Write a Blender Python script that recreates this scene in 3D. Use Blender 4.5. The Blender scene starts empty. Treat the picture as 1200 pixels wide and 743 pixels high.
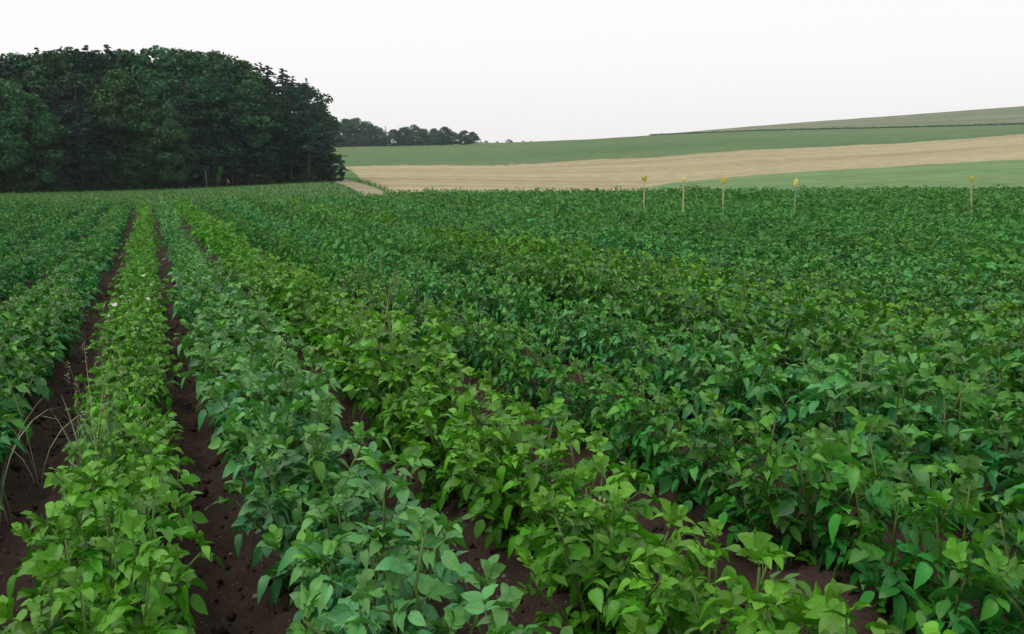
import bpy, math, random
import numpy as np
from mathutils import Matrix, Vector, Euler

random.seed(7)
RNG = np.random.default_rng(11)
scene = bpy.context.scene
COL = scene.collection

# ------------------------------------------------------------------ camera
EYE = 1.42
FPX = 1000.0                      # focal length for a 1200 px wide picture
TH = math.radians(9.87)           # pitch down
PSI = math.radians(22.86)         # rows run this far to the left of the view
cam = bpy.data.cameras.new('camera')
cam.sensor_width = 36.0
cam.lens = 36.0 * FPX / 1200.0
cam.clip_start = 0.05
cam.clip_end = 8000
cam_ob = bpy.data.objects.new('camera', cam)
COL.objects.link(cam_ob)
cam_ob.location = (0, 0, EYE)
cam_ob.rotation_euler = (math.pi / 2 - TH, 0, 0)
scene.camera = cam_ob

# ------------------------------------------------------------------ light
SUN_EL, SUN_AZ = math.radians(62), math.radians(-95)   # azimuth clockwise from +Y: high on the left, behind thin cloud
world = bpy.data.worlds.new('World')
scene.world = world
world.use_nodes = True
wn, wl_ = world.node_tree.nodes, world.node_tree.links
wn.clear()
sky = wn.new('ShaderNodeTexSky')
sky.sky_type = 'NISHITA'
sky.sun_disc = False
sky.sun_elevation = SUN_EL
sky.sun_rotation = SUN_AZ
sky.air_density = 1.0
sky.dust_density = 4.0
sky.ozone_density = 1.0
hs = wn.new('ShaderNodeHueSaturation')
hs.inputs['Saturation'].default_value = 0.55
bgn = wn.new('ShaderNodeBackground')
bgn.inputs['Strength'].default_value = 0.15
mixc = wn.new('ShaderNodeMix'); mixc.data_type = 'RGBA'
mixc.inputs[0].default_value = 0.80                      # thin veil of even high cloud over the clear sky
mixc.inputs[7].default_value = (6.75, 6.48, 6.38, 1)
wo = wn.new('ShaderNodeOutputWorld')
wl_.new(sky.outputs[0], hs.inputs['Color'])
wl_.new(hs.outputs[0], mixc.inputs[6])
wl_.new(mixc.outputs[2], bgn.inputs[0])
wl_.new(bgn.outputs[0], wo.inputs[0])

sun = bpy.data.lights.new('sun', 'SUN')
sun.energy = 1.5
sun.angle = math.radians(38)
sun.color = (1.0, 0.94, 0.88)
sun_ob = bpy.data.objects.new('sun', sun)
COL.objects.link(sun_ob)
_sd = Vector((math.sin(SUN_AZ) * math.cos(SUN_EL), math.cos(SUN_AZ) * math.cos(SUN_EL), math.sin(SUN_EL)))
sun_ob.rotation_euler = _sd.to_track_quat('Z', 'Y').to_euler()
sun_ob.location = (-10, -10, 30)

scene.view_settings.view_transform = 'Standard'
scene.view_settings.look = 'None'
scene.view_settings.exposure = 0.2
scene.view_settings.gamma = 1.0
scene.view_settings.use_curve_mapping = False
scene.render.engine = 'CYCLES'
scene.cycles.max_bounces = 6
scene.cycles.diffuse_bounces = 2
scene.cycles.glossy_bounces = 2
scene.cycles.transmission_bounces = 4
scene.cycles.volume_bounces = 0
scene.cycles.transparent_max_bounces = 4

# ------------------------------------------------------------------ helpers
def ray(px, py):
    u, v = (px - 600) / FPX, (371.5 - py) / FPX
    return np.array([u, math.cos(TH) + v * math.sin(TH), -math.sin(TH) + v * math.cos(TH)])

def at(px, py, d):
    r = ray(px, py)
    r = r * (d / r[1])
    return np.array([r[0], r[1], r[2] + EYE])

def z_of(py, d):
    v = (371.5 - py) / FPX
    return EYE + d * (-math.sin(TH) + v * math.cos(TH)) / (math.cos(TH) + v * math.sin(TH))

KX = 1.0 / math.cos(TH)
def x_of(px, d):                       # ground position across, close enough for far points
    return (np.asarray(px) - 600) / FPX * np.asarray(d) / KX * 1.015

def tag(o, label=None, cat=None, group=None, kind=None):
    if label: o['label'] = label
    if cat: o['category'] = cat
    if group: o['group'] = group
    if kind: o['kind'] = kind
    return o

def link(o, parent=None):
    COL.objects.link(o)
    if parent is not None:
        o.parent = parent
    return o

def mesh_from(name, V, F, mat=None, smooth=False, uv=None, colr=None):
    """V (n,3), F list/array of equal-length faces (array) or mixed list."""
    me = bpy.data.meshes.new(name)
    V = np.asarray(V, dtype=np.float32)
    if isinstance(F, np.ndarray):
        n, k = F.shape
        me.vertices.add(len(V)); me.vertices.foreach_set('co', V.ravel())
        me.loops.add(n * k); me.loops.foreach_set('vertex_index', F.astype(np.int32).ravel())
        me.polygons.add(n)
        me.polygons.foreach_set('loop_start', np.arange(0, n * k, k, dtype=np.int32))
        me.polygons.foreach_set('loop_total', np.full(n, k, dtype=np.int32))
        me.update(calc_edges=True)
        li = F.astype(np.int32).ravel()
    else:
        me.from_pydata([tuple(v) for v in V], [], F)
        li = np.zeros(len(me.loops), dtype=np.int32); me.loops.foreach_get('vertex_index', li)
    if uv is not None:
        l = me.uv_layers.new(name='UVMap')
        l.data.foreach_set('uv', np.asarray(uv, dtype=np.float32)[li].ravel())
    if colr is not None:
        a = me.color_attributes.new('tint', 'FLOAT_COLOR', 'POINT')
        c = np.ones((len(V), 4), dtype=np.float32); c[:, :3] = colr
        a.data.foreach_set('color', c.ravel())
    if smooth:
        me.polygons.foreach_set('use_smooth', np.ones(len(me.polygons), dtype=bool))
    if mat: me.materials.append(mat)
    me.update()
    return me

def hash2(ix, iy, seed):
    n = (ix.astype(np.int64) * 374761393 + iy.astype(np.int64) * 668265263 + seed * 144665) & 0x7fffffff
    n = ((n ^ (n >> 13)) * 1274126177) & 0x7fffffff
    return ((n ^ (n >> 16)) & 0xffff) / 65535.0

def vnoise(x, y, seed=0):
    x = np.asarray(x, float); y = np.asarray(y, float)
    ix, iy = np.floor(x), np.floor(y)
    fx, fy = x - ix, y - iy
    fx = fx * fx * (3 - 2 * fx); fy = fy * fy * (3 - 2 * fy)
    a, b = hash2(ix, iy, seed), hash2(ix + 1, iy, seed)
    c, d = hash2(ix, iy + 1, seed), hash2(ix + 1, iy + 1, seed)
    return (a + (b - a) * fx) * (1 - fy) + (c + (d - c) * fx) * fy - 0.5

def fbm(x, y, oct=4, seed=0):
    s, a = 0, 1.0
    for k in range(oct):
        s = s + a * vnoise(np.asarray(x) * 2 ** k, np.asarray(y) * 2 ** k, seed + k * 17); a *= 0.5
    return s

# ------------------------------------------------------------------ materials
def nodes_mat(name):
    m = bpy.data.materials.new(name); m.use_nodes = True
    nt = m.node_tree
    return m, nt.nodes, nt.links, nt.nodes['Principled BSDF'], nt.nodes['Material Output']

def mix(n, l, mode, fac, a, b):
    x = n.new('ShaderNodeMix'); x.data_type = 'RGBA'; x.blend_type = mode
    for i, v in ((0, fac), (6, a), (7, b)):
        if hasattr(v, 'node'): l.new(v, x.inputs[i])
        elif i == 0: x.inputs[0].default_value = v
        else: x.inputs[i].default_value = (*v, 1)
    return x.outputs[2]

def noise_tex(n, l, scale, detail=4, rough=.6, coord='Object', vscale=None):
    tc = n.new('ShaderNodeTexCoord')
    t = n.new('ShaderNodeTexNoise'); t.inputs['Scale'].default_value = scale
    t.inputs['Detail'].default_value = detail; t.inputs['Roughness'].default_value = rough
    src = tc.outputs[coord]
    if vscale:
        mp = n.new('ShaderNodeMapping'); mp.inputs['Scale'].default_value = vscale[0:3]
        if len(vscale) > 3: mp.inputs['Rotation'].default_value = (0, 0, vscale[3])
        l.new(src, mp.inputs[0]); src = mp.outputs[0]
    l.new(src, t.inputs['Vector'])
    return t.outputs['Fac']

def ramp(n, l, fac, stops):
    r = n.new('ShaderNodeValToRGB'); e = r.color_ramp.elements
    while len(e) < len(stops): e.new(0.5)
    for i, (p, c) in enumerate(stops):
        e[i].position = p; e[i].color = (*c, 1)
    l.new(fac, r.inputs[0]); return r.outputs[0]

def leaf_material(name, use_object_colour, veins=True, trans=0.2, rough=.30, spec=.28):
    m, n, l, p, out = nodes_mat(name)
    if use_object_colour:
        oi = n.new('ShaderNodeObjectInfo'); colr = oi.outputs['Color']
    else:
        at_ = n.new('ShaderNodeAttribute'); at_.attribute_name = 'tint'; colr = at_.outputs['Color']
    base = colr
    nz = noise_tex(n, l, 9.0, 3)
    base = mix(n, l, 'MULTIPLY', 0.5, base, ramp(n, l, nz, [(.3, (.60, .68, .66)), (.7, (1.2, 1.2, 1.15))]))
    if veins:
        uv = n.new('ShaderNodeUVMap'); sx = n.new('ShaderNodeSeparateXYZ'); l.new(uv.outputs[0], sx.inputs[0])
        ab = n.new('ShaderNodeMath'); ab.operation = 'ABSOLUTE'; l.new(sx.outputs[0], ab.inputs[0])
        # midrib
        mr = n.new('ShaderNodeMapRange'); l.new(ab.outputs[0], mr.inputs[0])
        mr.inputs[1].default_value = 0.03; mr.inputs[2].default_value = 0.10; mr.inputs[3].default_value = .4; mr.inputs[4].default_value = 0
        base = mix(n, l, 'MIX', mr.outputs[0], base, (.11, .17, .05))
        # side veins as relief
        ad = n.new('ShaderNodeMath'); ad.operation = 'MULTIPLY_ADD'
        l.new(ab.outputs[0], ad.inputs[0]); ad.inputs[1].default_value = -0.38; l.new(sx.outputs[1], ad.inputs[2])
        ml = n.new('ShaderNodeMath'); ml.operation = 'MULTIPLY'; l.new(ad.outputs[0], ml.inputs[0]); ml.inputs[1].default_value = 36
        sn = n.new('ShaderNodeMath'); sn.operation = 'SINE'; l.new(ml.outputs[0], sn.inputs[0])
        bp = n.new('ShaderNodeBump'); bp.inputs['Strength'].default_value = 0.07; bp.inputs['Distance'].default_value = 0.002
        l.new(sn.outputs[0], bp.inputs['Height']); l.new(bp.outputs[0], p.inputs['Normal'])
    if veins:
        un = noise_tex(n, l, 5.5, 3, .6, 'UV')
        b2 = n.new('ShaderNodeBump'); b2.inputs['Strength'].default_value = .45; b2.inputs['Distance'].default_value = .004
        l.new(un, b2.inputs['Height']); l.new(bp.outputs[0], b2.inputs['Normal']); l.new(b2.outputs[0], p.inputs['Normal'])
    geo = n.new('ShaderNodeNewGeometry')
    under = mix(n, l, 'MIX', 0.35, base, (.055, .16, .05))
    base2 = mix(n, l, 'MIX', geo.outputs['Backfacing'], base, under)
    l.new(base2, p.inputs['Base Color'])
    p.inputs['Roughness'].default_value = rough
    p.inputs['Specular IOR Level'].default_value = spec
    tr = n.new('ShaderNodeBsdfTranslucent')
    tcol = mix(n, l, 'MULTIPLY', 1.0, base, (1.2, 1.5, .5))
    l.new(tcol, tr.inputs[0])
    ms = n.new('ShaderNodeMixShader'); ms.inputs[0].default_value = trans
    l.new(p.outputs[0], ms.inputs[1]); l.new(tr.outputs[0], ms.inputs[2]); l.new(ms.outputs[0], out.inputs[0])
    return m

M_LEAF = leaf_material('potato_leaf', True)
M_LEAF_FAR = leaf_material('potato_leaf_far', False, veins=False, rough=.48)
M_NEEDLE = None

def simple_mat(name, c1, c2, scale=8, rough=.8, spec=.3, bump=0, bdist=.01, coord='Object', vscale=None):
    m, n, l, p, out = nodes_mat(name)
    f = noise_tex(n, l, scale, 5, .65, coord, vscale)
    l.new(ramp(n, l, f, [(.3, c1), (.7, c2)]), p.inputs['Base Color'])
    p.inputs['Roughness'].default_value = rough
    p.inputs['Specular IOR Level'].default_value = spec
    if bump:
        b = n.new('ShaderNodeBump'); b.inputs['Strength'].default_value = bump; b.inputs['Distance'].default_value = bdist
        l.new(f, b.inputs['Height']); l.new(b.outputs[0], p.inputs['Normal'])
    return m

M_STEM = simple_mat('potato_stem', (.055, .115, .02), (.10, .16, .035), 30, .5)
M_BARK = simple_mat('bark', (.035, .028, .022), (.09, .075, .06), 3, .9)
M_PETAL = simple_mat('petal', (.5, .5, .46), (.66, .66, .62), 20, .6)
M_BUD = simple_mat('bud', (.20, .25, .08), (.34, .35, .16), 40, .6)
M_STRAW = simple_mat('dry_grass', (.22, .24, .12), (.34, .34, .20), 12, .7)
M_GRASSB = simple_mat('blue_grass', (.10, .19, .10), (.20, .29, .17), 14, .5)
M_GRASSD = simple_mat('dark_grass', (.035, .095, .035), (.07, .14, .055), 14, .5)
M_STONE = simple_mat('stone', (.10, .10, .11), (.22, .21, .21), 18, .8, .3, .5, .004)

def soil_material():
    m, n, l, p, out = nodes_mat('soil')
    big = noise_tex(n, l, 1.3, 4)
    fine = noise_tex(n, l, 55, 6, .7)
    c = ramp(n, l, big, [(.3, (.025, .017, .013)), (.7, (.058, .038, .029))])
    c = mix(n, l, 'MULTIPLY', .75, c, ramp(n, l, fine, [(.3, (.45, .43, .42)), (.55, (1, 1, 1)), (.8, (1.5, 1.42, 1.35))]))
    # small pale grit
    g = n.new('ShaderNodeTexVoronoi'); g.inputs['Scale'].default_value = 60
    tc = n.new('ShaderNodeTexCoord'); l.new(tc.outputs['Object'], g.inputs['Vector'])
    gm = n.new('ShaderNodeMath'); gm.operation = 'LESS_THAN'; l.new(g.outputs['Distance'], gm.inputs[0]); gm.inputs[1].default_value = .16
    g2 = n.new('ShaderNodeMath'); g2.operation = 'GREATER_THAN'; g2.inputs[1].default_value = .86
    sp = n.new('ShaderNodeSeparateColor'); l.new(g.outputs['Color'], sp.inputs[0]); l.new(sp.outputs[0], g2.inputs[0])
    gg = n.new('ShaderNodeMath'); gg.operation = 'MULTIPLY'; l.new(gm.outputs[0], gg.inputs[0]); l.new(g2.outputs[0], gg.inputs[1])
    c = mix(n, l, 'MIX', gg.outputs[0], c, (.24, .19, .16))
    l.new(c, p.inputs['Base Color']); p.inputs['Roughness'].default_value = .95; p.inputs['Specular IOR Level'].default_value = .15
    b = n.new('ShaderNodeBump'); b.inputs['Strength'].default_value = .8; b.inputs['Distance'].default_value = .012
    l.new(fine, b.inputs['Height']); l.new(b.outputs[0], p.inputs['Normal'])
    return m
M_SOIL = soil_material()

# ------------------------------------------------------------------ potato field ground
ROW = 0.75
T_FURROW = 0.16                         # the bare furrow by the camera
ROWDIR = np.array([-math.sin(PSI), math.cos(PSI)])
ACROSS = np.array([math.cos(PSI), math.sin(PSI)])
END = 45.0

def zfield(x, y):
    yy = np.maximum(y, 0)
    return -0.26 * (1 - np.exp(-(yy / 9.0) ** 1.5)) - 0.00002 * yy ** 2 + (0.007 * x - 0.00011 * x * x) * np.clip(yy / 12, 0, 1)

def crop_end(x, y):
    return np.interp(600 + 1000 * x / np.maximum(y, 1), [300, 400, 480], [35.5, 37.0, END])

def soil_z(s, t):
    x = s * ROWDIR[0] + t * ACROSS[0]; y = s * ROWDIR[1] + t * ACROSS[1]
    ph = (t - T_FURROW + 0.02 * np.sin(s * .9) + 0.03 * vnoise(s * .7, t * .3, 5)) / ROW
    c = 0.5 - 0.5 * np.cos(2 * np.pi * ph)
    ridge = 0.175 * c ** 0.75 * (1 + .35 * vnoise(s * 1.4, np.floor(ph) * 7.3, 3))
    near = np.exp(-(s / 14.0) ** 2)
    rough = 0.055 * fbm(s * 4, t * 4, 3, 21) + near * (0.030 * fbm(s * 16, t * 16, 3, 31) + 0.012 * np.maximum(fbm(s * 40, t * 40, 2, 61), 0))
    return zfield(x, y) + ridge + rough, x, y

def graded(a, b, c0, c1, fine, coarse, grow):
    out = [c0]; v, st = c0, fine
    while v < b:
        if v > c1: st = min(coarse, st * grow)
        v += st; out.append(v)
    v, st = c0, fine
    lo = []
    while v > a:
        st = min(coarse, st * grow); v -= st; lo.append(v)
    return np.array(lo[::-1] + out)

S_ = graded(-2.5, 66, .8, 6.0, .025, .5, 1.012)
T_ = graded(-14, 62, -1.0, 3.2, .025, .16, 1.015)
SS, TT = np.meshgrid(S_, T_, indexing='ij')
ZZ, XX, YY = soil_z(SS, TT)
ns, ntt = SS.shape
idx = np.arange(ns * ntt).reshape(ns, ntt)
F = np.stack([idx[:-1, :-1], idx[1:, :-1], idx[1:, 1:], idx[:-1, 1:]], -1).reshape(-1, 4)
V = np.stack([XX, YY, ZZ], -1).reshape(-1, 3)
fc = V[F].mean(1)
keep = (fc[:, 1] < crop_end(fc[:, 0], fc[:, 1]) + .8) & (fc[:, 1] > -2) & (np.abs(fc[:, 0]) < 4 + 0.72 * np.maximum(fc[:, 1], 0))
F = F[keep]
used = np.unique(F); remap = np.full(len(V), -1); remap[used] = np.arange(len(used))
F = remap[F][:, ::-1]
soil = link(bpy.data.objects.new('soil', mesh_from('soil', V[used], F, M_SOIL, True)))
tag(soil, 'dark brown ridged soil of the potato field with bare furrows', 'soil', kind='structure')

# ------------------------------------------------------------------ potato leaves
def leaflet_geo(L=1.0, W=.62, fold=.25, droop=.25, wave=.05, tw=0.0, lod=0, seed=0):
    r = np.random.default_rng(seed)
    if lod == 0:
        st = [(0.0, .10), (.10, .52), (.28, .94), (.48, 1.0), (.68, .78), (.86, .40), (1.0, 0.0)]
    if lod > 0:
        hw = W * L / 2; zs = -droop * .2 * L + fold * hw * .9
        V = [(0, 0, 0), (-hw, .42 * L, zs + wave * L * r.uniform(-.6, .6)), (tw * L, L, -droop * L), (hw, .42 * L, zs + wave * L * r.uniform(-.6, .6))]
        return np.array(V), [(0, 2, 1), (0, 3, 2)], np.array([(0, 0), (-1, .4), (0, 1), (1, .4)])
    V, UV, F = [], [], []
    prev = None
    for t, w in st:
        zm = -droop * t * t * L
        y = L * (t - .12 * droop * t * t)
        hw = w * W * L / 2
        if hw < 1e-6:
            V.append((tw * t * t * L, y, zm)); UV.append((0, t)); cur = [len(V) - 1]
        else:
            b = len(V)
            for sx in (-1, 0, 1):
                if sx == 0:
                    V.append((tw * t * t * L, y, zm)); UV.append((0, t))
                else:
                    zz = zm + fold * hw * 1.6 * (1 - .45 * w) + wave * L * r.uniform(-1, 1) * .6
                    V.append((sx * hw + tw * t * t * L, y - .06 * L * w, zz)); UV.append((sx * w, t))
            cur = [b, b + 1, b + 2]
        if prev is not None:
            if len(prev) == 3 and len(cur) == 3:
                F += [(prev[0], prev[1], cur[1], cur[0]), (prev[1], prev[2], cur[2], cur[1])]
            elif len(prev) == 3:
                F += [(prev[0], prev[1], cur[0]), (prev[1], prev[2], cur[0])]
            elif len(cur) == 3:
                F += [(prev[0], cur[1], cur[0]), (prev[0], cur[2], cur[1])]
        prev = cur
    return np.array(V), F, np.array(UV)

NLF = 10
LEAFLETS = {0: [], 1: []}
for k in range(NLF):
    r = np.random.default_rng(100 + k)
    par = dict(W=r.uniform(.48, .64), fold=r.uniform(.1, .6), droop=r.uniform(.1, .65), wave=r.uniform(.04, .09), tw=r.uniform(-.15, .15))
    for lod in (0, 1):
        LEAFLETS[lod].append(leaflet_geo(lod=lod, seed=k, **par))
LEAFLET_MESH = [mesh_from('leaflet', v, f, M_LEAF, True, uv) for v, f, uv in LEAFLETS[0]]

def tube(P, R, sides=5):
    P = np.asarray(P, float); V, F = [], []
    for i, p in enumerate(P):
        d = P[min(i + 1, len(P) - 1)] - P[max(i - 1, 0)]; d /= np.linalg.norm(d) + 1e-9
        a = np.cross(d, (0, 0, 1.0)) if abs(d[2]) < .95 else np.cross(d, (1.0, 0, 0)); a /= np.linalg.norm(a); b = np.cross(d, a)
        for k in range(sides):
            an = 2 * math.pi * k / sides
            V.append(p + R[i] * (math.cos(an) * a + math.sin(an) * b))
    for i in range(len(P) - 1):
        for k in range(sides):
            k2 = (k + 1) % sides
            F.append((i * sides + k, i * sides + k2, (i + 1) * sides + k2, (i + 1) * sides + k))
    F.append(tuple(range(sides))[::-1]); F.append(tuple((len(P) - 1) * sides + k for k in range(sides)))
    return np.array(V), F

def frame(y, up):
    y = np.asarray(y, float) / np.linalg.norm(y); x = np.cross(y, up); x /= np.linalg.norm(x) + 1e-9; z = np.cross(x, y)
    return np.stack([x, y, z], 1)

class LeafVar: pass
LEAVES = []
NLV = 12
for k in range(NLV):
    r = np.random.default_rng(500 + k)
    lv = LeafVar()
    # unit leaf: about 1 long, grows along +Y, upper side +Z
    arch = r.uniform(.15, .42)
    n = 7
    ts = np.linspace(0, 1, n)
    rise = r.uniform(.1, .3)
    P = np.stack([r.uniform(-.12, .12) * ts ** 2, ts * .62, rise * ts - (rise + arch) * ts ** 2.2 * .8], 1)
    lv.stalk = tube(P, np.linspace(.014, .006, n), 4)
    lv.lf = []     # (variant, 3x3*scale, origin)
    pairs = [(.40, .26), (.62, .36), (.84, .42)] if k % 3 else [(.5, .34), (.80, .44)]
    for tt, sz in pairs:
        q = np.array([np.interp(tt, ts, P[:, i]) for i in range(3)])
        for sx in (-1, 1):
            an = math.radians(r.uniform(48, 75)) * sx
            dirv = np.array([math.sin(an), math.cos(an), r.uniform(-.25, .22)])
            up = np.array([r.uniform(-.5, .5), r.uniform(-.35, .35), 1.0])
            lv.lf.append((int(r.integers(NLF)), frame(dirv, up) * sz * r.uniform(.88, 1.1), q))
    dirv = P[-1] - P[-2]; dirv = dirv / np.linalg.norm(dirv) + np.array([r.uniform(-.2, .2), 0, r.uniform(-.1, .2)])
    lv.lf.append((int(r.integers(NLF)), frame(dirv, np.array([r.uniform(-.2, .2), 0, 1.0])) * r.uniform(.48, .58), P[-1]))
    def merged(lod, stalk):
        Vs, Fs, UVs, off = [], [], [], 0
        if stalk:
            v, f = lv.stalk; Vs.append(v); Fs += f; UVs.append(np.zeros((len(v), 2))); off = len(v)
        for vi, A, o in lv.lf:
            v, f, uv = LEAFLETS[lod][vi]
            Vs.append(v @ A.T + o); Fs += [tuple(i + off for i in q) for q in f]; UVs.append(uv); off += len(v)
        return np.concatenate(Vs), Fs, np.concatenate(UVs)
    v, f, uv = merged(0, True)
    lv.mesh = mesh_from('leaf', v, f, M_LEAF, True, uv)
    lv.stalk_mesh = mesh_from('leaf', lv.stalk[0], lv.stalk[1], M_STEM, True)
    def tri(fs):
        o = []
        for q in fs:
            o.append(q[:3])
            if len(q) == 4: o.append((q[0], q[2], q[3]))
        return np.array(o)
    v, f, uv = merged(1, False); lv.far = (v, tri(f))
    LEAVES.append(lv)

# plant variants --------------------------------------------------
class PlantVar: pass
def make_variant(seed):
    r = np.random.default_rng(seed)
    pv = PlantVar(); pv.stems = []; pv.leaves = []; pv.tips = []
    nst = int(r.integers(7, 9))
    a0 = r.uniform(0, 6.28)
    for i in range(nst):
        az = a0 + i * 2.4 + r.uniform(-.4, .4)
        lean = .02 + .20 * math.sqrt((i + r.uniform(0, 1)) / nst) if i else r.uniform(0, .04)
        h = .31 * math.sqrt(max(.12, 1 - (lean / .255) ** 2)) * r.uniform(.86, 1.12)
        out = np.array([math.cos(az), math.sin(az)])
        ts = np.linspace(0, 1, 6)
        P = np.stack([out[0] * (.03 + lean * ts ** 1.2), out[1] * (.03 + lean * ts ** 1.2), -.05 + (h + .05) * ts], 1)
        P[:, :2] += r.uniform(-.012, .012, (6, 2)) * ts[:, None]
        pv.stems.append(mesh_from('stem', *tube(P, np.linspace(.0058, .003, 6), 5), M_STEM, True))
        nl = 10
        ga = r.uniform(0, 6.28)
        for j in range(nl):
            t = .12 + .88 * j / (nl - 1)
            q = np.array([np.interp(t, ts, P[:, c]) for c in range(3)])
            an = ga + j * 2.4 + r.uniform(-.3, .3)
            elev = math.radians(np.interp(t, [.2, .6, .9, 1.0], [-8, 12, 32, 52]) + r.uniform(-14, 14))
            d2 = np.array([math.cos(an), math.sin(an)]) + (.3 + 2.2 * lean) * out * (1 - t * .5)
            d2 /= np.linalg.norm(d2)
            dirv = np.array([d2[0] * math.cos(elev), d2[1] * math.cos(elev), math.sin(elev)])
            size = np.interp(t, [.2, .55, .85, 1.0], [.10, .126, .118, .085]) * r.uniform(.85, 1.15)
            up = np.array([r.uniform(-.55, .55), r.uniform(-.55, .55), 1.0])
            young = max(0.0, (t - .75) / .25)
            pv.leaves.append((int(r.integers(NLV)), frame(dirv, up) * size, q, young))
        # small upright leaves at the shoot tip
        for j in range(2):
            an = r.uniform(0, 6.28); elev = math.radians(r.uniform(35, 75))
            dirv = np.array([math.cos(an) * math.cos(elev), math.sin(an) * math.cos(elev), math.sin(elev)])
            pv.leaves.append((int(r.integers(NLV)), frame(dirv, np.array([-math.cos(an), -math.sin(an), .6])) * r.uniform(.06, .085), P[-1], 1.0))
        pv.tips.append(P[-1])
    return pv
VARS = [make_variant(900 + k) for k in range(16)]

# row looks: variety colours, with light-dark contrast exaggerated as painted row shading
BLUE = np.array([.030, .178, .052]); MID = np.array([.018, .165, .022]); YEL = np.array([.066, .225, .003]); LIME = np.array([.046, .205, .010])
DEEP = np.array([.008, .130, .028])
def row_index(i):   # i = 0 is the first row right of the bare furrow, -1 the first left
    return T_FURROW + ROW * (i + .5) + {0: -.07, -1: .05, 1: -.08, -2: .09, -3: .04, 2: -.04}.get(i, .0)
ROWCOL = {-1: LIME, 0: BLUE * 1.08 + np.array([.012, 0, .014]), 1: YEL * .72 + MID * .3, 2: MID * .92, 3: BLUE * 1.22, 4: MID * .74, 5: BLUE * 1.05, 6: YEL, 7: BLUE * .74, 8: BLUE * 1.25,
          9: MID * .72, 10: BLUE * 1.25, 11: BLUE * .78, 12: LIME, 13: MID * .75, 14: BLUE * 1.2, -2: DEEP, -3: DEEP, -4: DEEP, -5: DEEP}  # neighbouring rows lightened and darkened in place of side-to-top shading
ROWW = {-1: .94, 0: 1.1, 1: 1.14, -2: 1.12, -3: 1.05, -4: 1.02, -5: 1.02}
ROWH = [.96, 1.06, .93, 1.02, 1.08, .94, 1.0]
ACROSSW = {-1: .80, 0: .84, 1: .88, -2: .90, -3: .74, -4: .72, -5: .72, -6: .72, -7: .72}
def row_colour(i):
    if i in ROWCOL: return ROWCOL[i]
    r = np.random.default_rng(3000 + i); k = r.uniform(0, 1)
    return (BLUE * (1 - k) + MID * k) * r.uniform(.78, 1.2) if i > 0 else DEEP

ORD = lambda n: '%d%s' % (n, 'th' if 10 <= n % 100 <= 20 else {1: 'st', 2: 'nd', 3: 'rd'}.get(n % 10, 'th'))
WORD = {1: 'first', 2: 'second', 3: 'third', 4: 'fourth', 5: 'fifth', 6: 'sixth', 7: 'seventh', 8: 'eighth', 9: 'ninth', 10: 'tenth', 11: 'eleventh', 12: 'twelfth'}

plants = []
for i in range(-20, 70):
    t0 = row_index(i)
    s = -1.0 + random.random() * .3
    while s < 64:
        s += .255 + random.uniform(-.05, .05)
        t = t0 + random.gauss(0, .035)
        x = s * ROWDIR[0] + t * ACROSS[0]; y = s * ROWDIR[1] + t * ACROSS[1]
        if y < .35 or y > float(crop_end(x, y)) or abs(x) > 2.0 + .71 * y: continue
        if y < 1.0 and abs(x) < .45: continue
        if random.random() < .03: continue
        plants.append(dict(i=i, s=s, t=t, x=x, y=y, d=math.hypot(x, y)))
def in_view(p):
    return abs(p['x']) < .61 * p['y'] + .25 and p['y'] > 1.25
view = sorted([p for p in plants if in_view(p)], key=lambda p: p['d'])
near_ids = set(id(p) for p in view[:300])
detail_ids = set(id(p) for p in view[:32])
zs, _, _ = soil_z(np.array([p['s'] for p in plants]), np.array([p['t'] for p in plants]))
for p, z in zip(plants, zs):
    p['z'] = float(z); p['var'] = random.randrange(len(VARS)); p['rot'] = PSI + random.choice((0, math.pi)) + random.uniform(-.3, .3)
    pt = vnoise(np.array([p['s'] * .45]), np.array([p['i'] * 3.7]), 77)[0]
    p['sc'] = (1.0 + .42 * pt) * random.uniform(.84, 1.14) * ROWW.get(p['i'], 1.16)
    p['ac'] = ACROSSW.get(p['i'], .76) * random.uniform(.92, 1.08)
    if p['i'] > 1:
        nearby = float(np.interp(p['y'], [3.5, 7], [1, 0]))
        p['ac'] *= .86 + .12 * nearby
        p['sc'] *= 1 + .10 * nearby
    if p['y'] < 6: p['sc'] = max(p['sc'], .97 * ROWW.get(p['i'], 1.16))
    if p['i'] > 1: p['sc'] *= ROWH[p['i'] % len(ROWH)]
    c = row_colour(p['i']) * random.uniform(.86, 1.14)
    pa = vnoise(np.array([p['x'] * .5]), np.array([p['y'] * .5]), 91)[0]
    c = c * (1 - max(0, pa) * .5) + YEL * max(0, pa) * .5
    p['c'] = c
    if p['i'] in (-1, 0): p['sc'] *= np.interp(p['y'], [1.5, 4], [.96, 1.0])

def leaf_tint(c, young, rnd):
    k = c * (1 - .45 * young) + np.array([.10, .20, .014]) * .45 * young
    w = random.random() ** 4 * .7
    rnd = rnd * 1.18
    return np.clip((k * (1 - w) + YEL * w) * rnd, 0, 1)

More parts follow.
